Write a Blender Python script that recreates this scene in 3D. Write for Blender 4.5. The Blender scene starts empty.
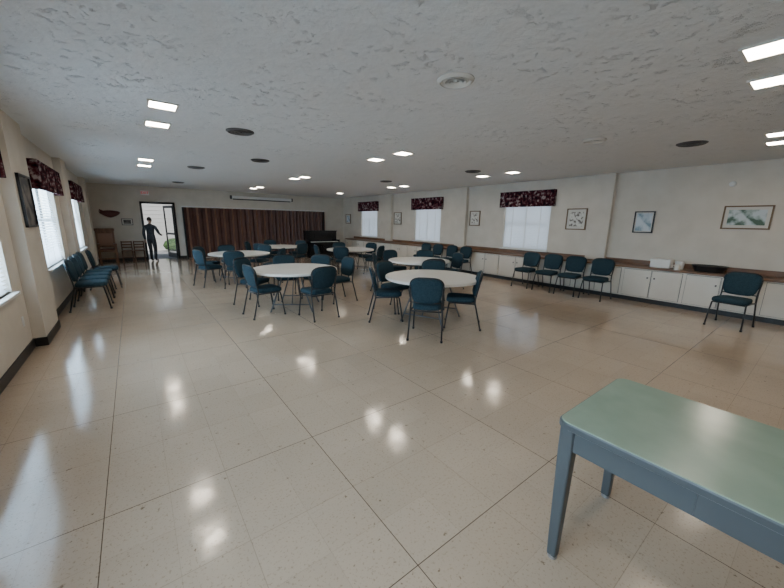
import bpy, bmesh, math, random
from mathutils import Vector, Matrix
random.seed(7)
XL,XR,YB,YF,H=-1.166,9.07,16.32,-2.6,2.80
C=bpy.context.collection
# ------------------------------------------------------------ materials
def mat(name,col,rough=.5,metal=0,spec=.5,emit=None,es=0,coat=0):
    m=bpy.data.materials.new(name); m.use_nodes=True
    b=m.node_tree.nodes["Principled BSDF"]
    b.inputs["Base Color"].default_value=(*col,1); b.inputs["Roughness"].default_value=rough
    b.inputs["Metallic"].default_value=metal; b.inputs["Specular IOR Level"].default_value=spec
    b.inputs["Coat Weight"].default_value=coat
    if emit: b.inputs["Emission Color"].default_value=(*emit,1); b.inputs["Emission Strength"].default_value=es
    return m
def N(m,t,**k):
    n=m.node_tree.nodes.new(t)
    for a,v in k.items():
        if a in n.inputs: n.inputs[a].default_value=v
        else: setattr(n,a,v)
    return n
def L(m,a,b): m.node_tree.links.new(a,b)
def bsdf(m): return m.node_tree.nodes["Principled BSDF"]
def noisy(m,c1,c2,scale=20,lo=.35,hi=.65,bump=0,bdist=.01,detail=4,stretch=None):
    tc=N(m,"ShaderNodeTexCoord"); src=tc.outputs["Object"]
    if stretch:
        mp=N(m,"ShaderNodeMapping"); mp.inputs["Scale"].default_value=stretch; L(m,src,mp.inputs[0]); src=mp.outputs[0]
    n=N(m,"ShaderNodeTexNoise",Scale=scale,Detail=detail); L(m,src,n.inputs["Vector"])
    r=N(m,"ShaderNodeValToRGB"); r.color_ramp.elements[0].position=lo; r.color_ramp.elements[1].position=hi
    r.color_ramp.elements[0].color=(*c1,1); r.color_ramp.elements[1].color=(*c2,1)
    L(m,n.outputs["Fac"],r.inputs[0]); L(m,r.outputs[0],bsdf(m).inputs["Base Color"])
    if bump:
        b=N(m,"ShaderNodeBump",Strength=bump,Distance=bdist); L(m,n.outputs["Fac"],b.inputs["Height"]); L(m,b.outputs[0],bsdf(m).inputs["Normal"])
    return m
M={}
M['wall']=noisy(mat("painted_wall",(.72,.68,.61),.7),(.63,.575,.495),(.68,.625,.545),3,bump=.15,bdist=.004)
# ceiling: troweled plaster in patches
m=mat("textured_plaster_ceiling",(.76,.77,.78),.75); tc=N(m,"ShaderNodeTexCoord")
n1=N(m,"ShaderNodeTexNoise",Scale=6.0,Detail=8.0,Roughness=.7); L(m,tc.outputs["Object"],n1.inputs["Vector"])
mx=N(m,"ShaderNodeVectorMath",operation='MULTIPLY_ADD'); mx.inputs[1].default_value=(.3,.3,.3); L(m,n1.outputs["Color"],mx.inputs[0]); L(m,tc.outputs["Object"],mx.inputs[2])
n3=N(m,"ShaderNodeTexNoise",Scale=12.0,Detail=6.0,Roughness=.65); L(m,mx.outputs[0],n3.inputs["Vector"])
rg=N(m,"ShaderNodeMapRange"); rg.inputs[1].default_value=.58; rg.inputs[2].default_value=.67; L(m,n3.outputs["Fac"],rg.inputs[0])
n2=N(m,"ShaderNodeTexNoise",Scale=1.6,Detail=3.0); L(m,tc.outputs["Object"],n2.inputs["Vector"])
r2=N(m,"ShaderNodeMapRange"); r2.inputs[1].default_value=.45; r2.inputs[2].default_value=.60; r2.inputs[3].default_value=.12; L(m,n2.outputs["Fac"],r2.inputs[0])
mm=N(m,"ShaderNodeMath",operation='MULTIPLY'); L(m,rg.outputs[0],mm.inputs[0]); L(m,r2.outputs[0],mm.inputs[1])
ad=N(m,"ShaderNodeMath",operation='MULTIPLY_ADD'); ad.inputs[1].default_value=1.8; L(m,n1.outputs["Fac"],ad.inputs[0]); L(m,mm.outputs[0],ad.inputs[2])
b=N(m,"ShaderNodeBump",Strength=.75,Distance=.0095); L(m,ad.outputs[0],b.inputs["Height"]); L(m,b.outputs[0],bsdf(m).inputs["Normal"])
M['ceil']=m
# floor: vinyl tile
m=mat("polished_vinyl_tile_floor",(.5,.42,.35),.1,coat=.25); tc=N(m,"ShaderNodeTexCoord")
bsdf(m).inputs["Coat Roughness"].default_value=.07
def brick(w,loc,ms,c1,c2,mo,smooth=.1):
    mp=N(m,"ShaderNodeMapping"); mp.inputs["Location"].default_value=loc; L(m,tc.outputs["Object"],mp.inputs[0])
    br=N(m,"ShaderNodeTexBrick",offset=0.0,squash=1.0); br.inputs["Scale"].default_value=1
    br.inputs["Brick Width"].default_value=w; br.inputs["Row Height"].default_value=w; br.inputs["Mortar Size"].default_value=ms; br.inputs["Mortar Smooth"].default_value=smooth
    br.inputs["Color1"].default_value=(*c1,1); br.inputs["Color2"].default_value=(*c2,1); br.inputs["Mortar"].default_value=(*mo,1)
    L(m,mp.outputs[0],br.inputs["Vector"]); return br.outputs["Color"]
k1=brick(.305,(-.91+6.1,-2.17+6.1,0),.0012,(.465,.36,.265),(.495,.385,.285),(.40,.305,.225))
k2=brick(1.22,(-.91+6.1,-2.17+6.1,0),.0028,(1,1,1),(1,1,1),(.32,.28,.25),.3)
k3=brick(.61,(-.91+6.1,-2.17+6.1,0),.0018,(1,1,1),(1,1,1),(.8,.78,.76),.3)
def speck(scale,lo,hi,c):
    sp=N(m,"ShaderNodeTexNoise",Scale=scale,Detail=3.0,Roughness=.6); L(m,tc.outputs["Object"],sp.inputs["Vector"])
    sr=N(m,"ShaderNodeValToRGB"); sr.color_ramp.elements[0].position=lo; sr.color_ramp.elements[1].position=hi
    sr.color_ramp.elements[0].color=(*c,1); sr.color_ramp.elements[1].color=(1,1,1,1); L(m,sp.outputs["Fac"],sr.inputs[0]); return sr.outputs[0]
cl=N(m,"ShaderNodeTexNoise",Scale=1.2,Detail=2.0); L(m,tc.outputs["Object"],cl.inputs["Vector"])
cr=N(m,"ShaderNodeMapRange"); cr.inputs[3].default_value=.88; cr.inputs[4].default_value=1.1; L(m,cl.outputs["Fac"],cr.inputs[0])
def mul(a,b_):
    x=N(m,"ShaderNodeMix",data_type='RGBA',blend_type='MULTIPLY'); x.inputs[0].default_value=1
    L(m,a,x.inputs[6]); L(m,b_,x.inputs[7]); return x.outputs[2]
o=mul(mul(mul(mul(mul(k1,k2),k3),speck(26,.29,.345,(.52,.48,.43))),speck(75,.34,.42,(.74,.7,.66))),cr.outputs[0])
L(m,o,bsdf(m).inputs["Base Color"])
wn=N(m,"ShaderNodeTexNoise",Scale=5.0,Detail=4.0); L(m,tc.outputs["Object"],wn.inputs["Vector"])
b=N(m,"ShaderNodeBump",Strength=.2,Distance=.01); L(m,wn.outputs["Fac"],b.inputs["Height"]); L(m,b.outputs[0],bsdf(m).inputs["Normal"]); L(m,b.outputs[0],bsdf(m).inputs["Coat Normal"])
rn=N(m,"ShaderNodeMapRange"); rn.inputs[3].default_value=.09; rn.inputs[4].default_value=.18; L(m,cl.outputs["Fac"],rn.inputs[0]); L(m,rn.outputs[0],bsdf(m).inputs["Roughness"])
M['floor']=m
M['black']=mat("black_rubber_base",(.012,.012,.014),.4)
M['frame']=mat("black_enamel_tube",(.015,.016,.018),.35)
M['seat']=noisy(mat("slate_blue_upholstery",(.02,.05,.08),.9,spec=.15),(.018,.040,.055),(.031,.060,.078),60,bump=.2,bdist=.002)
M['white']=mat("white_painted_trim",(.74,.72,.68),.45)
M['cab']=noisy(mat("cream_cabinet_paint",(.7,.67,.6),.4),(.71,.67,.60),(.76,.73,.66),2)
M['wood']=noisy(mat("oak_counter_wood",(.25,.13,.06),.4),(.13,.062,.032),(.23,.12,.062),6,stretch=(3,.4,3))
M['lwood']=noisy(mat("stained_oak",(.2,.1,.05),.4),(.13,.06,.03),(.24,.125,.065),6,stretch=(4,4,.6))
M['dwood']=noisy(mat("dark_walnut",(.1,.045,.025),.4),(.07,.03,.018),(.15,.07,.04),6,stretch=(4,4,.6))
M['tabletop']=mat("white_laminate",(.78,.76,.71),.3)
M['steel']=mat("gray_painted_steel",(.065,.074,.080),.38,metal=0)
M['chrome']=mat("brushed_metal",(.45,.45,.46),.35,metal=.9)
M['green']=noisy(mat("green_linoleum_top",(.3,.45,.33),.22),(.255,.335,.26),(.30,.385,.30),4)
M['lamp']=mat("light_diffuser",(1,1,1),.5,emit=(1,.88,.72),es=46)
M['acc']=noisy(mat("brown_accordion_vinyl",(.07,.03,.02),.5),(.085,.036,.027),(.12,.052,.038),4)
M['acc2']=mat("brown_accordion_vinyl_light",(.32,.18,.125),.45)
M['vent']=mat("gray_vent_metal",(.10,.10,.105),.45,metal=.3)
M['piano']=mat("black_lacquer",(.01,.01,.012),.15)
M['ivory']=mat("ivory_keys",(.8,.78,.7),.3)
M['mask']=mat("dark_red_lacquer",(.10,.02,.015),.4)
M['matb']=mat("mat_board",(.66,.64,.58),.8)
M['plas']=mat("white_plastic",(.8,.8,.78),.4)
M['asph']=noisy(mat("pavement",(.3,.3,.3),.9),(.35,.35,.35),(.45,.45,.43),5)
M['hedge']=noisy(mat("hedge_green",(.05,.12,.03),.9),(.05,.11,.04),(.14,.24,.08),8)
m=mat("floral_valance_fabric",(.1,.02,.03),.9,spec=.1); tc=N(m,"ShaderNodeTexCoord")
v=N(m,"ShaderNodeTexNoise",Scale=12.0,Detail=3.0); L(m,tc.outputs["Object"],v.inputs["Vector"])
r=N(m,"ShaderNodeValToRGB"); e=r.color_ramp.elements; e[0].position=.4; e[0].color=(.015,.006,.012,1); e[1].position=.66; e[1].color=(.40,.33,.32,1)
x=e.new(.5); x.color=(.075,.012,.02,1); x=e.new(.57); x.color=(.13,.06,.07,1)
L(m,v.outputs["Fac"],r.inputs[0]); L(m,r.outputs[0],bsdf(m).inputs["Base Color"]); M['val']=m
def blindmat(n,c,f):
    m=bpy.data.materials.new(n); m.use_nodes=True; nt=m.node_tree; nt.nodes.clear()
    o=N(m,"ShaderNodeOutputMaterial"); d=N(m,"ShaderNodeBsdfDiffuse"); t=N(m,"ShaderNodeBsdfTranslucent"); mi=N(m,"ShaderNodeMixShader"); mi.inputs[0].default_value=f
    d.inputs[0].default_value=(*c,1); t.inputs[0].default_value=(*c,1)
    L(m,d.outputs[0],mi.inputs[1]); L(m,t.outputs[0],mi.inputs[2]); L(m,mi.outputs[0],o.inputs[0]); return m
M['blind']=blindmat("white_blind_slats",(.8,.82,.85),.28)
m=bpy.data.materials.new("window_glass"); m.use_nodes=True; m.node_tree.nodes.clear()
o=N(m,"ShaderNodeOutputMaterial"); g=N(m,"ShaderNodeBsdfGlossy",Roughness=.02); t=N(m,"ShaderNodeBsdfTransparent"); mi=N(m,"ShaderNodeMixShader"); mi.inputs[0].default_value=.08
L(m,t.outputs[0],mi.inputs[1]); L(m,g.outputs[0],mi.inputs[2]); L(m,mi.outputs[0],o.inputs[0]); M['glass']=m
# ------------------------------------------------------------ mesh builder
class MB:
    def __init__(s): s.v=[];s.f=[];s.m=[];s.mats=[];s.sm=[]
    def mi(s,k):
        if k not in s.mats: s.mats.append(k)
        return s.mats.index(k)
    def add(s,vs,fs,k,smooth=False):
        o=len(s.v); s.v+= [tuple(x) for x in vs]; i=s.mi(k)
        for f in fs: s.f.append([o+a for a in f]); s.m.append(i); s.sm.append(smooth)
    def box(s,a,b,k,M4=None,bv=0):
        bm=bmesh.new(); bmesh.ops.create_cube(bm,size=1)
        c=[(a[i]+b[i])/2 for i in range(3)]; d=[abs(b[i]-a[i]) for i in range(3)]
        for v in bm.verts: v.co=Vector((v.co[0]*d[0]+c[0],v.co[1]*d[1]+c[1],v.co[2]*d[2]+c[2]))
        if bv: bmesh.ops.bevel(bm,geom=bm.edges[:],offset=min(bv,min(d)*.45),segments=2,affect='EDGES',profile=.5)
        bm.verts.index_update()
        vs=[(M4@v.co if M4 else v.co.copy()) for v in bm.verts]; s.add(vs,[[v.index for v in f.verts] for f in bm.faces],k); bm.free()
    def tube(s,pts,r,k,n=8,closed=False):
        P=[Vector(p) for p in pts]; R=r if isinstance(r,(list,tuple)) else [r]*len(P); vs=[];fs=[]
        prev=None
        for i,p in enumerate(P):
            t=(P[min(i+1,len(P)-1)]-P[max(i-1,0)]).normalized()
            if prev is None:
                a=Vector((0,0,1)) if abs(t.z)<.9 else Vector((1,0,0)); u=t.cross(a).normalized()
            else: u=(prev-t*prev.dot(t)).normalized()
            prev=u; w=t.cross(u)
            for j in range(n):
                a=2*math.pi*j/n; vs.append(p+(u*math.cos(a)+w*math.sin(a))*R[i])
        for i in range(len(P)-1):
            for j in range(n): fs.append([i*n+j,i*n+(j+1)%n,(i+1)*n+(j+1)%n,(i+1)*n+j])
        fs.append(list(range(n))[::-1]); fs.append([(len(P)-1)*n+j for j in range(n)])
        s.add(vs,fs,k,True)
    def lathe(s,prof,k,n=48,c=(0,0,0),sc=(1,1)):
        vs=[];fs=[]
        for r,z in prof:
            for j in range(n):
                a=2*math.pi*j/n; vs.append((c[0]+r*math.cos(a)*sc[0],c[1]+r*math.sin(a)*sc[1],c[2]+z))
        for i in range(len(prof)-1):
            for j in range(n): fs.append([i*n+j,i*n+(j+1)%n,(i+1)*n+(j+1)%n,(i+1)*n+j])
        if prof[0][0]>0: fs.append(list(range(n))[::-1])
        if prof[-1][0]>0: fs.append([(len(prof)-1)*n+j for j in range(n)])
        s.add(vs,fs,k,False)
    def layers(s,rings,k,smooth=True):
        n=len(rings[0]); vs=[p for r in rings for p in r]; fs=[]
        for i in range(len(rings)-1):
            for j in range(n): fs.append([i*n+j,i*n+(j+1)%n,(i+1)*n+(j+1)%n,(i+1)*n+j])
        fs.append(list(range(n))[::-1]); fs.append([(len(rings)-1)*n+j for j in range(n)])
        s.add(vs,fs,k,smooth)
    def mesh(s,name):
        me=bpy.data.meshes.new(name); me.from_pydata(s.v,[],s.f)
        for k in s.mats: me.materials.append(M[k])
        for p,i,sm in zip(me.polygons,s.m,s.sm): p.material_index=i; p.use_smooth=sm
        bm=bmesh.new(); bm.from_mesh(me); bmesh.ops.recalc_face_normals(bm,faces=bm.faces); bm.to_mesh(me); bm.free()
        return me
    def obj(s,name,loc=(0,0,0),rot=0,parent=None):
        return put(s.mesh(name),name,loc,rot,parent)
def put(me,name,loc=(0,0,0),rot=0,parent=None):
    o=bpy.data.objects.new(name,me); o.location=loc; o.rotation_euler=(0,0,rot); C.objects.link(o)
    if parent: o.parent=parent
    return o
def empty(name,loc=(0,0,0),rot=0):
    o=bpy.data.objects.new(name,None); o.location=loc; o.rotation_euler=(0,0,rot); o.empty_display_size=.1; C.objects.link(o); return o
# ------------------------------------------------------------ shell
b=MB(); b.box((XL-.25,YF-.2,-.1),(XR+.25,YB+.2,0),'floor'); b.obj("floor")
b=MB(); b.box((XL-.25,YF-.2,H),(XR+.25,YB+.2,H+.1),'ceil'); b.obj("ceiling")
def wall(name,axis,pos,thick,lo,hi,ops):
    b=MB()
    def bx(u0,u1,z0,z1):
        if u1-u0<1e-4 or z1-z0<1e-4: return
        if axis=='Y': b.box((min(pos,pos+thick),u0,z0),(max(pos,pos+thick),u1,z1),'wall')
        else: b.box((u0,min(pos,pos+thick),z0),(u1,max(pos,pos+thick),z1),'wall')
    u=lo
    for a,c,z0,z1 in sorted(ops):
        bx(u,a,0,H); bx(a,c,0,z0); bx(a,c,z1,H); u=c
    bx(u,hi,0,H); return b.obj(name)
LW=[(-.1,1.8),(3.6,5.5),(7.55,9.4),(11.3,13.1)]
RWN=[(4.85,6.30),(9.0,10.45),(13.1,14.5)]
wall("wall_left",'Y',XL,-.2,YF,YB,[(a,c,.78,2.32) for a,c in LW])
wall("wall_right",'Y',XR,.2,YF,YB,[(a,c,.90,2.38) for a,c in RWN])
DX0,DX1,DZ=.36,1.36,2.16
wall("wall_back",'X',YB,.2,XL-.2,XR+.2,[(DX0,DX1,0,DZ)])
wall("wall_front",'X',YF,-.2,XL-.2,XR+.2,[])
PL=[(2.2,3.0),(5.92,6.82),(10.0,10.7),(14.2,14.9)]
b=MB()
for y0,y1 in PL: b.box((XL,y0,0),(XL+.12,y1,H),'wall')
b.obj("trim_1")
b=MB()
for y in (3.56,7.95,12.1): b.box((XR-.12,y-.22,.8),(XR,y+.22,H),'wall')
b.obj("trim_2")
b=MB(); b.box((XL,YF,0),(XL+.012,YB,.11),'black')
for y0,y1 in PL: b.box((XL+.001,y0-.012,0),(XL+.132,y1+.012,.11),'black')
b.obj("baseboard_left")
b=MB(); b.box((XL,YB-.012,0),(DX0-.06,YB,.11),'black'); b.box((DX1+.06,YB-.012,0),(1.7,YB,.11),'black'); b.box((7.85,YB-.012,0),(XR-.55,YB,.11),'black'); b.obj("baseboard_back")
def light(name,loc,rot,sx,sy,p,col):
    l=bpy.data.lights.new(name,'AREA'); l.shape='RECTANGLE'; l.size=sx; l.size_y=sy; l.energy=p; l.color=col
    o=bpy.data.objects.new(name,l); o.location=loc; o.rotation_euler=rot; C.objects.link(o); return o
def window(i,side,y0,y1,z0,z1,tilt,valz):
    x=XL if side<0 else XR; d=side
    e=empty("window_%d"%i,(x,(y0+y1)/2,z0)); w=(y1-y0)/2; h=z1-z0
    b=MB(); t=.05
    def bx(u0,u1,za,zb,xa,xb,k='white'): b.box((min(d*xa,d*xb),u0,za),(max(d*xa,d*xb),u1,zb),k)
    bx(-w,-w+t,0,h,.08,.16); bx(w-t,w,0,h,.08,.16); bx(-w,w,0,t,.08,.16); bx(-w,w,h-t,h,.08,.16); bx(-.02,.02,t,h-t,.10,.15); bx(-w,w,h/2-.02,h/2+.02,.10,.15)
    b.obj("frame",parent=e)
    b=MB(); bx(-w-.04,w+.04,-.03,0,-.06,.1); b.obj("sill",parent=e)
    b=MB(); bx(-w+t,w-t,t,h-t,.125,.13,'glass'); b.obj("glass",parent=e)
    b=MB(); z=.03; hw=.025
    while z<h-.05:
        dx=hw*math.cos(tilt); dz=hw*math.sin(tilt); xc=.04*d
        b.add([(xc-d*dx,-w+.02,z-dz),(xc+d*dx,-w+.02,z+dz),(xc+d*dx,w-.02,z+dz),(xc-d*dx,w-.02,z-dz)],[[0,1,2,3]],'blind'); z+=.045
    bx(-w+.02,w-.02,h-.05,h-.005,.015,.065); bx(-w+.02,w-.02,.002,.02,.02,.06)
    for u in (-w*.6,0,w*.6): bx(u-.006,u+.006,.02,h-.05,.012,.014)
    b.obj("blinds",parent=e)
    b=MB(); zt,zb=valz; n=int((y1-y0+.2)/.02); V=[];F=[]
    for j in range(n+1):
        u=y0-.1+(y1-y0+.2)*j/n; a=.012*math.sin(j*.9)+.006*math.sin(j*2.3)
        for zz,k in ((zt,.4),(zt-.05,1),(zb,1.6)): V.append((x-d*(.12+a*k),u,zz))
    for j in range(n):
        for k in (0,1): F.append([j*3+k,j*3+k+1,j*3+k+4,j*3+k+3])
    b.add(V,F,'val',True)
    b.box((min(x,x-d*.13),y0-.11,zt-.02),(max(x,x-d*.13),y1+.11,zt+.005),'val')
    b.box((min(x,x-d*.12),y0-.11,zb),(max(x,x-d*.12),y0-.10,zt),'val'); b.box((min(x,x-d*.12),y1+.10,zb),(max(x,x-d*.12),y1+.11,zt),'val')
    b.obj("window_valance")
i=1
for a,c in LW:
    window(i,-1,a,c,.78,2.32,math.radians(24),(2.45,2.02)); i+=1
    light("daylight_left",(XL-.55,(a+c)/2,1.5),(0,-math.radians(97),0),2.0,2.1,320,(.57,.80,1))
for a,c in RWN:
    window(i,1,a,c,.90,2.38,math.radians(-62),(2.53,2.10)); i+=1
    light("daylight_right",(XR+.55,(a+c)/2,1.65),(0,math.pi/2,0),1.9,1.7,26,(.75,.88,1))
# door
e=empty("door_1",(DX0,YB,0)); w=DX1-DX0
b=MB(); b.box((-.07,-.03,0),(0,.22,DZ+.07),'black'); b.box((w,-.03,0),(w+.07,.22,DZ+.07),'black'); b.box((-.07,-.03,DZ),(w+.07,.22,DZ+.07),'black'); b.obj("frame",parent=e)
b=MB(); t=.06
R=Matrix.Translation((w-.02,.2,0))@Matrix.Rotation(math.radians(-75),4,'Z')@Matrix.Translation((-(w-.04),0,0))
W=w-.04
for a_,c_ in (((0,0,0),(t,.04,DZ-.03)),((W-t,0,0),(W,.04,DZ-.03)),((0,0,0),(W,.04,.2)),((0,0,DZ-.13),(W,.04,DZ-.03)),((0,0,.95),(W,.04,1.03))): b.box(a_,c_,'black',R)
b.box((t,.015,.2),(W-t,.025,DZ-.13),'glass',R); b.obj("glazed_leaf",parent=e)
b=MB(); b.box((-6,YB+.2,-.12),(9,YB+14,-.03),'asph'); b.obj("pavement")
b=MB(); b.box((-1.5,YB+5,-.03),(6,YB+5.3,2.9),'white'); b.box((1.75,YB+4.97,1.0),(2.6,YB+5,2.1),'glass')
for z in [k*.2 for k in range(1,14)]: b.box((-1.5,YB+4.985,z),(6,YB+5,z+.012),'cab')
b.obj("neighboring_building_siding")
b=MB()
for k in range(4): b.lathe([(0,0),(.4,.1),(.5,.3),(.4,.5),(.2,.62),(0,.65)],'hedge',14,(1.6+.8*k,YB+4.3,-.03),(1,.7))
b.obj("hedge")
# accordion partition
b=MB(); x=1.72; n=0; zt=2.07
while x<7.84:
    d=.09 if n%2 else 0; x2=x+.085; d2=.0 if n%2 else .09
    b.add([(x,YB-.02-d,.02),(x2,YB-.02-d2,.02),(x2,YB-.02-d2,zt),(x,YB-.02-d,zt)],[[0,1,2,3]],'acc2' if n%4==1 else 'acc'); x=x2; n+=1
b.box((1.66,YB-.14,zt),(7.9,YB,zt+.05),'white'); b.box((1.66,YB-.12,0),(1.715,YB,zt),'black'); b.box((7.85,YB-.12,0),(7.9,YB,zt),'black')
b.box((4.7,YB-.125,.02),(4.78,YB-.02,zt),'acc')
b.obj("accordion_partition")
b=MB(); b.box((3.55,YB-.16,2.5),(6.2,YB-.03,2.62),'plas',bv=.02); b.box((3.5,YB-.17,2.49),(3.55,YB-.005,2.63),'black'); b.box((6.2,YB-.17,2.49),(6.25,YB-.005,2.63),'black'); b.box((3.6,YB-.1,2.46),(6.15,YB-.085,2.5),'black'); b.obj("projection_screen_case")
e=empty("exit_sign",(.5,YB-.06,2.55)); b=MB(); b.box((-.13,-.03,-.08),(.13,.055,.08),'plas',bv=.01); b.obj("housing",parent=e)
c=bpy.data.curves.new("exit_text","FONT"); c.body="EXIT"; c.size=.12; c.align_x='CENTER'; c.align_y='CENTER'; c.extrude=.004
M['red']=mat("red_sign",(.5,.03,.02),.5,emit=(1,.05,.02),es=.3); c.materials.append(M['red'])
o=bpy.data.objects.new("exit_text",c); o.rotation_euler=(math.pi/2,0,0); o.location=(0,-.036,0); C.objects.link(o); o.parent=e
# ------------------------------------------------------------ cabinets on the right
b=MB(); CX=XR-.5; XC=XR-.022; y0,y1=YF+.02,15.2; ch=.77
b.box((CX+.06,y0,0),(XC,y1,.1),'black'); b.box((CX+.02,y0,.1),(XC,y1,ch-.03),'cab')
b.box((CX-.02,y0,ch-.045),(XC,y1,ch),'wood',bv=.006)
y=y0+.05; n=0
while y+.52<y1:
    b.box((CX,y,.13),(CX+.02,y+.49,ch-.07),'cab',bv=.006)
    b.box((CX+.017,y-.006,.125),(CX+.0205,y+.496,ch-.064),'vent')  # dark plate behind the door; its rim paints the shade in the door gap
    ky=y+.44 if n%2==0 else y+.05
    b.box((CX-.022,ky-.012,.53),(CX,ky+.012,.56),'vent',bv=.004)
    y+=.51 if n%2==0 else .56; n+=1
b.obj("base_cabinet")
b=MB(); b.box((XR-.02,y0,ch),(XR,y1,ch+.1),'wood'); b.obj("trim_3")
# ------------------------------------------------------------ chair
def rrect(w,d,r,n=5,wb=None):
    pts=[]; wb=wb or w
    for cx,cy,a0,ww in ((1,1,0,w),(-1,1,90,w),(-1,-1,180,wb),(1,-1,270,wb)):
        for k in range(n+1):
            a=math.radians(a0+90*k/n); pts.append((cx*(ww/2-r)+r*math.cos(a),cy*(d/2-r)+r*math.sin(a)))
    return pts
def chair_mesh():
    b=MB()
    base=rrect(.45,.44,.09,5,.40)
    b.layers([[(x*s,y*s+.01,z) for x,y in base] for s,z in ((.92,.418),(.99,.428),(1.0,.445),(.99,.47),(.93,.488),(.75,.496),(.4,.499))],'seat')
    out=[]
    for k in range(13):
        a=math.pi*k/12; out.append((.225*math.copysign(abs(math.cos(a))**.55,math.cos(a)),.765+.115*abs(math.sin(a))**.8))
    out+=[(-.215,.66),(-.195,.58),(-.17,.535),(-.12,.52),(0,.515),(.12,.52),(.17,.535),(.195,.58),(.215,.66)]
    def bk(u,z,off): return -.20-(z-.5)*.22+.35*u*u-.0+off
    cz=.70; rings=[]
    for s,off in ((.82,-.034),(.95,-.028),(1,-.012),(1,.012),(.95,.028),(.8,.036),(.4,.040)):
        rings.append([(u*s,bk(u*s,cz+(z-cz)*s,off),cz+(z-cz)*s) for u,z in out])
    b.layers(rings,'seat')
    r=.0115
    for s in (1,-1):
        b.tube([(s*.235,-.31,0),(s*.228,-.25,.25),(s*.222,-.205,.43),(s*.215,-.215,.52),(s*.222,-.245,.66),(s*.226,-.265,.76)],r,'frame')
        b.tube([(s*.225,.24,0),(s*.215,.205,.25),(s*.205,.18,.40),(s*.20,.12,.412),(s*.215,-.205,.412)],r,'frame')
        b.lathe([(0,0),(.017,0),(.017,.03),(0,.03)],'frame',8,(s*.235,-.31,0)); b.lathe([(0,0),(.017,0),(.017,.03),(0,.03)],'frame',8,(s*.225,.24,0))
    arc=[]
    for k in range(13):
        a=math.pi*k/12; u=.23*math.copysign(abs(math.cos(a))**.55,math.cos(a)); z=.765+.122*abs(math.sin(a))**.8; arc.append((u,bk(u,z,-.005),z))
    b.tube(arc,.012,'frame',6)
    b.tube([(-.2,.17,.405),(.2,.17,.405)],r,'frame',6); b.tube([(-.215,-.2,.405),(.215,-.2,.405)],r,'frame',6)
    b.tube([(-.212,-.225,.535),(.212,-.225,.535)],.009,'frame',6)
    return b.mesh("banquet_chair")
CH=chair_mesh()
def chair(x,y,fx,fy): put(CH,"banquet_chair",(x,y,0),math.atan2(fy,fx)-math.pi/2)
def table(x,y,r,rot,chairs):
    b=MB(); h=.745
    b.lathe([(0,h-.042),(r-.012,h-.042),(r-.002,h-.036),(r,h-.02),(r-.002,h-.005),(r-.01,h),(0,h)],'tabletop',64)
    b.lathe([(r*.80,h-.075),(r*.80,h-.042),(r*.78,h-.042),(r*.78,h-.075),(r*.80,h-.075)],'steel',40)
    for s in (1,-1):
        px=s*.34
        for t in (1,-1): b.tube([(px*.9,t*.16,h-.06),(px*1.0,t*.20,.5),(px*1.15,t*.34,.08),(px*1.18,t*.37,.0)],.014,'vent')
        b.tube([(px*1.12,-.31,.14),(px*1.12,.31,.14)],.011,'vent'); b.tube([(px*.9,-.17,h-.07),(px*.9,.17,h-.07)],.014,'vent')
        b.tube([(px*1.05,0,.14),(px*.25,0,h-.07)],.009,'vent'); b.tube([(px*1.12,0,.14),(px*1.05,0,.14)],.009,'vent')
    b.box((-.3,-.03,h-.08),(.3,.03,h-.045),'steel')
    b.obj("round_folding_table",(x,y,0),rot)
    for q in chairs:
        if len(q)==2:
            a=math.radians(q[0]); cx=x+q[1]*math.cos(a); cy=y+q[1]*math.sin(a); chair(cx,cy,x-cx,y-cy)
        else: chair(*q)
table(3.9,4.0,.79,.4,[(222,.84),(4.05,3.48,-.66,.75),(3.30,4.46,.85,-.5),(100,.86),(45,.88)])
table(2.32,6.05,.78,1.0,[(1.70,5.86,1,.12),(275,.80),(128,.90),(80,.9),(40,.9),(2,.92)])
table(2.2,9.63,.76,.3,[(200,.84),(140,.88),(95,.88),(40,.88),(250,.86),(320,.9)])
table(5.36,5.98,.73,.8,[(140,.82),(345,.84),(40,.88),(90,.9),(245,.86)])
table(5.53,9.5,.76,.2,[(225,.84),(170,.86),(300,.84),(20,.88),(80,.9)])
table(4.0,11.66,.70,.6,[(215,.82),(150,.84),(290,.84),(30,.86),(90,.86)])
for y in (8.0,8.55,9.1,9.65,10.2): chair(XL+.45,y,1,.03*random.uniform(-1,1)) if y<10 else chair(XL+.55,y+.05,1,.02)
for y in (4.85,4.26,3.70,3.12): chair(8.12,y,-1,random.uniform(-.05,.05))
for y in (7.1,7.7,8.35,8.95): chair(8.12,y,-1,random.uniform(-.05,.05))
chair(7.76,.88,-1,.12)
# ------------------------------------------------------------ steel desk
b=MB(); x0,x1,ya,yb=1.45,2.15,-.93,.62; h=.76
ob=rrect(x1-x0+.03,yb-ya+.03,.05,6); cxx,cyy=(x0+x1)/2,(ya+yb)/2
b.layers([[(cxx+u*s,cyy+v*t,z) for u,v in ob] for s,t,z in ((.985,.99,h-.036),(1,1,h-.032),(1,1,h-.008),(.992,.996,h-.003))],'steel',False)
b.layers([[(cxx+u*s,cyy+v*t,z) for u,v in ob] for s,t,z in ((.985,.992,h-.004),(.985,.992,h-.001),(.978,.989,h+.001))],'green',False)
b.box((x0+.01,ya+.01,h-.14),(x0+.03,yb-.01,h-.03),'steel'); b.box((x1-.03,ya+.01,h-.14),(x1-.01,yb-.01,h-.03),'steel')
b.box((x0+.01,yb-.03,h-.14),(x1-.01,yb-.01,h-.03),'steel'); b.box((x0+.01,ya+.01,h-.14),(x1-.01,ya+.03,h-.03),'steel')
b.box((x0+.002,-.42,h-.135),(x0+.012,.14,h-.04),'steel',bv=.004); b.box((x0-.006,-.22,h-.125),(x0+.004,-.10,h-.11),'chrome',bv=.003)
b.box((x0+.03,-.40,h-.13),(x1-.2,.12,h-.05),'steel')
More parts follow.
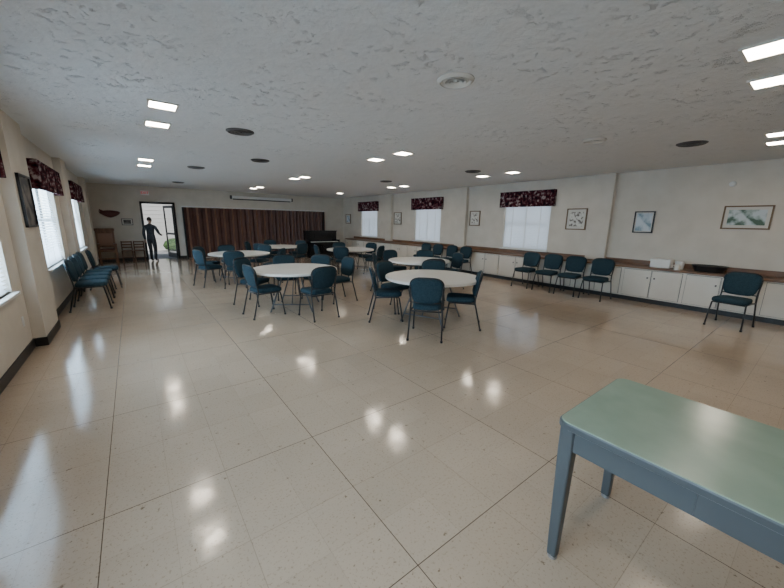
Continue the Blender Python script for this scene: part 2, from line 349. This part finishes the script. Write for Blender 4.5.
for lx in (x0,x1-.065):
    for ly in (ya,yb-.065):
        q=rrect(.065,.065,.012,3)
        b.layers([[(lx+.0325+u*s,ly+.0325+v*s,z) for u,v in q] for s,z in ((1,h-.03),(1,h-.14),(.68,.03),(.66,.02))],'steel',False)
        b.lathe([(0,0),(.022,0),(.022,.022),(0,.022)],'chrome',12,(lx+.0325,ly+.0325,0))
b.obj("steel_desk")
# ------------------------------------------------------------ ceiling fixtures
b=MB(); s=.12
b.box((-s-.02,-s-.02,-.012),(s+.02,-s,0),'white'); b.box((-s-.02,s,-.012),(s+.02,s+.02,0),'white'); b.box((-s-.02,-s,-.012),(-s,s,0),'white'); b.box((s,-s,-.012),(s+.02,s,0),'white')
b.box((-s,-s,-.006),(s,s,0),'lamp'); LM=b.mesh("recessed_ceiling_light")
for x,y in [(.40,4.62),(.40,5.55),(.37,8.95),(.37,9.95),(3.9,5.70),(3.92,4.88),(3.54,.50),(4.30,.55),(6.7,.68),(7.35,.74),(7.22,4.88),(7.25,5.78),(7.33,9.74),(7.38,9.10),(3.95,9.25),(3.88,9.80),(3.86,13.95),(3.90,13.25),(.4,.4),(.4,-.5),(7.3,13.4)]:  # unseen panels around the camera position are added as fill for the foreground
    put(LM,"recessed_ceiling_light",(x,y,H))
def diff(r,k1,k2):
    b=MB(); b.lathe([(r,0),(r,-.008),(r*.86,-.022),(r*.84,-.006)],k1,36)
    for q in (.72,.5,.28): b.lathe([(r*q,-.006),(r*(q+.1),-.018),(r*(q+.08),-.021),(r*(q-.02),-.010)],k1,36)
    b.lathe([(r*.86,-.004),(0,-.004)],k2,36); b.lathe([(r*.14,-.004),(r*.14,-.02),(0,-.024)],k1,20); return b
DV=diff(.18,'vent','black').mesh("ceiling_vent")
for x,y in [(1.32,5.22),(6.57,1.53),(1.34,9.41),(2.21,7.38),(6.43,5.41),(1.37,13.64),(6.14,8.43)]: put(DV,"ceiling_vent",(x,y,H))
DS=diff(.155,'white','white').mesh("ceiling_speaker")
for x,y in [(2.31,2.19),(5.36,2.35)]: put(DS,"ceiling_speaker",(x,y,H))
# ------------------------------------------------------------ pictures
def artmat(n,c1,c2,c3,sc):
    m=mat(n,c1,.6); tc=N(m,"ShaderNodeTexCoord"); v=N(m,"ShaderNodeTexNoise",Scale=sc,Detail=4.0); L(m,tc.outputs["Object"],v.inputs["Vector"])
    r=N(m,"ShaderNodeValToRGB"); e=r.color_ramp.elements; e[0].position=.40; e[0].color=(*c1,1); e[1].position=.58; e[1].color=(*c3,1); x=e.new(.47); x.color=(*c2,1)
    L(m,v.outputs["Fac"],r.inputs[0]); L(m,r.outputs[0],bsdf(m).inputs["Base Color"]); return m
M['art1']=artmat("print_floral",(.18,.16,.14),(.62,.6,.54),(.74,.72,.67),16)
M['art2']=artmat("print_landscape",(.25,.35,.42),(.50,.58,.64),(.68,.73,.77),5)
M['art3']=artmat("print_harbor",(.08,.14,.10),(.3,.38,.35),(.6,.65,.66),7)
M['art4']=artmat("print_dark",(.03,.03,.03),(.1,.09,.08),(.2,.18,.16),6)
M['gold']=mat("bronze_frame",(.16,.10,.05),.4,metal=.4)
def picture(side,y0,y1,z0,z1,art,fr='gold',mb=.06,off=0):
    b=MB(); w=(y1-y0)/2; h=(z1-z0)/2; t=.025
    for a,c in (((0,-w,-h),(.03,-w+t,h)),((0,w-t,-h),(.03,w,h)),((0,-w,-h),(.03,w,-h+t)),((0,-w,h-t),(.03,w,h))): b.box(a,c,fr)
    b.box((0,-w+t,-h+t),(.012,w-t,h-t),'matb' if art!='art4' else 'art4'); b.box((.012,-w+t+mb,-h+t+mb),(.014,w-t-mb,h-t-mb),art)
    b.obj("framed_picture",((XL+.002+off if side<0 else XR-.002),(y0+y1)/2,(z0+z1)/2),0 if side<0 else math.pi)
picture(-1,6.02,6.60,1.48,2.12,'art4','black',.05,.12)
picture(1,3.9,4.40,1.5,2.03,'art1'); picture(1,2.50,2.88,1.47,1.94,'art2','black',.02); picture(1,.78,1.43,1.59,2.02,'art3','gold',.05)
picture(1,7.2,7.62,1.54,2.02,'art1'); picture(1,11.3,11.8,1.52,2.02,'art1'); picture(1,15.5,16.0,1.5,1.98,'art2')
b=MB(); w,h,t=.17,.12,.018
for a,c in (((-w,-.025,-h),(-w+t,0,h)),((w-t,-.025,-h),(w,0,h)),((-w,-.025,-h),(w,0,-h+t)),((-w,-.025,h-t),(w,0,h))): b.box(a,c,'black')
b.box((-w+t,-.01,-h+t),(w-t,0,h-t),'matb'); b.box((-w+.06,-.012,-h+.05),(w-.06,-.01,h-.05),'art4'); b.obj("framed_picture",(-.15,YB,1.46))
b=MB(); b.layers([[(.24*s*math.cos(a)*(1+.25*math.cos(2*a)),-.01-o,.13*s*math.sin(a)+.05*s*math.cos(a)**2) for a in [2*math.pi*k/24 for k in range(24)]] for s,o in ((.95,-.005),(1,.01),(.85,.035),(.4,.05))],'mask')
b.tube([(-.2,-.03,.08),(-.28,-.03,.14),(-.3,-.03,.06)],[.04,.03,.005],'mask'); b.obj("carved_wall_plaque",(-.62,YB,1.74))
b=MB(); b.lathe([(0,0),(.05,0),(.05,.02),(.03,.03),(0,.03)],'plas',20)
o=put(b.mesh("smoke_detector"),"smoke_detector",(XR,1.39,2.42)); o.rotation_euler=(0,-math.pi/2,0)
b=MB(); b.box((0,-.035,-.06),(.008,.035,.06),'plas',bv=.003); b.box((.008,-.008,-.012),(.014,.008,.012),'plas'); b.obj("electrical_outlet",(XL,5.65,.40))
# ------------------------------------------------------------ counter items
zc=ch
b=MB(); b.box((-.13,-.17,0),(.13,.17,.17),'plas',bv=.015); b.box((-.135,-.175,.13),(.135,.175,.18),'plas',bv=.01); b.obj("white_storage_box",(8.8,2.17,zc))
b=MB(); b.lathe([(0,0),(.07,0),(.078,.1),(.075,.15),(.06,.16),(.058,.05),(0,.045)],'plas',24); b.obj("white_canister",(8.82,1.88,zc))
b=MB(); b.lathe([(0,0),(.05,0),(.052,.07),(.04,.10),(.045,.11),(0,.11)],'cab',20); b.tube([(0,.045,.03),(0,.09,.05),(0,.085,.08),(0,.045,.09)],.007,'cab'); b.obj("ceramic_pitcher",(8.60,1.86,zc))
b=MB(); b.lathe([(0,0),(.21,0),(.26,.11),(.275,.115),(.27,.125),(.25,.12),(.20,.015),(0,.012)],'frame',32,(0,0,0),(.7,1)); b.obj("black_serving_tray",(8.8,1.42,zc))
# ------------------------------------------------------------ back-left furniture
b=MB()
b.box((-.26,-.25,.42),(.26,.25,.48),'lwood',bv=.01)
for sx in (-.23,.23):
    b.box((sx-.03,-.25,0),(sx+.03,-.19,.68),'lwood'); b.box((sx-.03,.19,0),(sx+.03,.25,1.2),'lwood'); b.box((sx-.04,-.26,.66),(sx+.04,.23,.70),'lwood',bv=.01)
b.box((-.23,.20,.55),(.23,.24,1.15),'lwood'); b.box((-.28,.18,1.13),(.28,.26,1.23),'lwood',bv=.02); b.box((-.23,-.23,.15),(.23,-.20,.2),'lwood'); b.box((-.2,.185,.62),(.2,.20,1.05),'acc2',bv=.01); b.box((-.21,-.22,.48),(.21,.18,.52),'mask',bv=.01)
b.obj("wooden_throne_chair",(-.82,15.8,0),.1)
b=MB()
for sx in (-.15,.15):
    b.box((sx-.018,-.18,0),(sx+.018,-.145,.40),'dwood'); b.box((sx-.018,.145,0),(sx+.018,.18,.76),'dwood')
b.box((-.17,-.19,.40),(.17,.19,.43),'wood',bv=.008)
for z in (.5,.6,.7): b.box((-.14,.15,z),(.14,.17,z+.05),'wood')
b.box((-.15,-.17,.15),(.15,-.155,.18),'dwood'); SC=b.mesh("small_wooden_chair")
put(SC,"small_wooden_chair",(-.27,15.98,0),0); put(SC,"small_wooden_chair",(.09,15.98,0),-.05)
b=MB(); b.box((-.75,.0,0),(.75,.32,1.15),'piano',bv=.01); b.box((-.77,-.02,1.14),(.77,.34,1.18),'piano',bv=.01); b.box((-.75,-.32,.60),(.75,.0,.68),'piano',bv=.01)
b.box((-.68,-.30,.68),(.68,-.14,.70),'ivory'); b.box((-.75,-.32,.60),(-.69,.0,.78),'piano'); b.box((.69,-.32,.60),(.75,.0,.78),'piano')
for k in range(35): 
    if k%7 not in (2,6): b.box((-.66+k*.0385,-.22,.70),(-.645+k*.0385,-.14,.712),'piano')
for sx in (-.72,.66): b.box((sx,-.31,0),(sx+.06,-.25,.60),'piano',bv=.01)
b.box((-.75,-.33,0),(-.66,.0,.08),'piano'); b.box((.66,-.33,0),(.75,.0,.08),'piano'); b.box((-.35,-.03,.85),(.35,0,1.05),'piano'); b.obj("upright_piano",(6.85,14.35,0),0)
b=MB(); b.box((-.38,-.17,.44),(.38,.17,.5),'piano',bv=.01)
for sx in (-.35,.31):
    for sy in (-.15,.11): b.box((sx,sy,0),(sx+.04,sy+.04,.44),'piano')
b.obj("piano_bench",(6.85,13.6,0))
# ------------------------------------------------------------ person in the doorway
M['jacket']=noisy(mat("dark_jacket",(.02,.025,.035),.8),(.035,.042,.055),(.06,.07,.085),20)
M['pants']=mat("dark_trousers",(.04,.042,.05),.85); M['skin']=mat("skin",(.45,.27,.2),.5); M['hair']=mat("dark_hair",(.03,.02,.015),.7); M['shoe']=mat("black_shoe",(.012,.012,.012),.4)
V=[];E=[];R=[]
def pt(p,r,par=None):
    V.append(p);R.append(r)
    if par is not None:E.append((par,len(V)-1))
    return len(V)-1
pel=pt((0,0,.93),(.15,.11)); wa=pt((0,0,1.08),(.135,.10),pel); ch1=pt((0,.01,1.28),(.165,.115),wa); up_=pt((0,0,1.42),(.13,.085),ch1); nk=pt((0,.015,1.5),(.055,.055),up_); nk2=pt((0,.03,1.56),(.05,.05),nk)
for s in (1,-1):
    hp=pt((s*.09,0,.86),(.09,.095),pel); kn=pt((s*.10,.03 if s>0 else .07,.48),(.068,.07),hp); an=pt((s*.10,-.04 if s>0 else .05,.10),(.048,.05),kn); ft=pt((s*.105,.02 if s>0 else .11,.045),(.042,.038),an); to=pt((s*.12,.13 if s>0 else .22,.035),(.038,.028),ft)
    sh=pt((s*.19,0,1.40),(.068,.068),up_)
    if s>0: el=pt((.25,.10,1.16),(.05,.05),sh); wr=pt((.23,.28,1.06),(.034,.034),el); pm=pt((.23,.35,1.05),(.022,.036),wr); dr=Vector((.0,.07,-.01)).normalized()
    else: el=pt((-.24,-.04,1.12),(.05,.05),sh); wr=pt((-.25,.04,.88),(.034,.034),el); pm=pt((-.25,.06,.81),(.022,.036),wr); dr=Vector((0,.02,-.07)).normalized()
    P0=Vector(V[pm]); side=Vector((0,0,1)) if s>0 else Vector((0,1,0)); cur=Vector((-s*.3,0,0))
    for k,(o_,ln) in enumerate(((-.027,.032),(-.009,.04),(.009,.043),(.027,.037))):
        a=pt(tuple(P0+side*o_+dr*.035),(.009,.009),pm); c_=pt(tuple(P0+side*o_+dr*(.035+ln)+cur*.02),(.008,.008),a); pt(tuple(P0+side*o_+dr*(.035+ln*1.7)+cur*.07),(.007,.007),c_)
    a=pt(tuple(P0+side*.035-dr*.01),(.010,.010),pm); pt(tuple(P0+side*.06+dr*.02),(.008,.008),a)
me=bpy.data.meshes.new("person"); me.from_pydata(V,E,[])
o=bpy.data.objects.new("tmp",me); C.objects.link(o); sm=o.modifiers.new("s","SKIN"); 
for i_,r_ in enumerate(R): me.skin_vertices[0].data[i_].radius=r_
me.skin_vertices[0].data[0].use_root=True
ss=o.modifiers.new("u","SUBSURF"); ss.levels=2; ss.render_levels=2
dg=bpy.context.evaluated_depsgraph_get(); me2=bpy.data.meshes.new_from_object(o.evaluated_get(dg)); bpy.data.objects.remove(o)
me2.name="person"; me2.materials.clear()
for k in ('jacket','pants','skin','shoe','hair'): me2.materials.append(M[k])
for p in me2.polygons:
    c_=p.center; p.use_smooth=True
    hand=(c_.x>.15 and c_.z>.9 and c_.y>.285) or (c_.x<-.2 and c_.z<.88)
    p.material_index=2 if (hand or c_.z>1.51) else (3 if c_.z<.085 else (1 if c_.z<.90 else 0))
e=empty("person",(.50,15.75,0),-.5); e.scale=(.93,.93,.93)
o=put(me2,"body",parent=e)
b=MB(); HC_=(0,.045,1.655)
def hd(s,zf=1,k='skin',z0=-1,z1=1,off=(0,0,0)):
    rings=[]
    for i_ in range(13):
        t_=z0+(z1-z0)*i_/12; rr=math.sqrt(max(0,1-t_*t_)); jaw=1-.22*max(0,-t_)
        rings.append([(HC_[0]+off[0]+.075*s*rr*jaw*math.cos(a),HC_[1]+off[1]+.093*s*rr*jaw*math.sin(a)+(.012*max(0,-t_)),HC_[2]+off[2]+.118*s*t_) for a in [2*math.pi*q/20 for q in range(20)]])
    b.layers(rings,k)
hd(1,z0=-.99,z1=.99); hd(1.06,k='hair',z0=-.1,z1=.995,off=(0,-.018,.006))
b.tube([(0,.135,1.665),(0,.158,1.635),(0,.14,1.628)],[.009,.014,.008],'skin')
for s in (1,-1):
    b.layers([[(s*(.074+.006*q),.04+.016*math.cos(a)*(1-.3*q),1.65+.03*math.sin(a)*(1-.3*q)) for a in [2*math.pi*w_/10 for w_ in range(10)]] for q in (0,1,2)],'skin')
    b.box((s*.03-.013,.126,1.662),(s*.03+.013,.134,1.672),'hair')
b.box((-.024,.128,1.598),(.024,.140,1.605),'mask'); b.obj("head",parent=e)
# ------------------------------------------------------------ world, sun
w=bpy.data.worlds.new("World"); bpy.context.scene.world=w; w.use_nodes=True
nt=w.node_tree; bg=nt.nodes["Background"]; sk=nt.nodes.new("ShaderNodeTexSky"); sk.sky_type='HOSEK_WILKIE'; sk.turbidity=4; sk.sun_direction=(.3,-.6,.7)
nt.links.new(sk.outputs[0],bg.inputs[0]); bg.inputs[1].default_value=2.0
sl=bpy.data.lights.new("sun","SUN"); sl.energy=4; sl.angle=.02; so=bpy.data.objects.new("sun",sl); C.objects.link(so); so.rotation_euler=(math.radians(42),0,math.radians(8))
# ------------------------------------------------------------ camera
f,p,yw,rl=335.0,.2119,.652,.0165
fw=Vector((math.sin(yw)*math.cos(p),math.cos(yw)*math.cos(p),-math.sin(p))); rt=Vector((math.cos(yw),-math.sin(yw),0)); up=rt.cross(fw)
r2=rt*math.cos(rl)+up*math.sin(rl); u2=r2.cross(fw)
cd=bpy.data.cameras.new("camera"); cd.sensor_width=36; cd.lens=f/784*36; cd.clip_start=.02
co=bpy.data.objects.new("camera",cd); C.objects.link(co)
co.matrix_world=Matrix((( r2.x,u2.x,-fw.x,0),(r2.y,u2.y,-fw.y,0),(r2.z,u2.z,-fw.z,1.62),(0,0,0,1)))
bpy.context.scene.camera=co
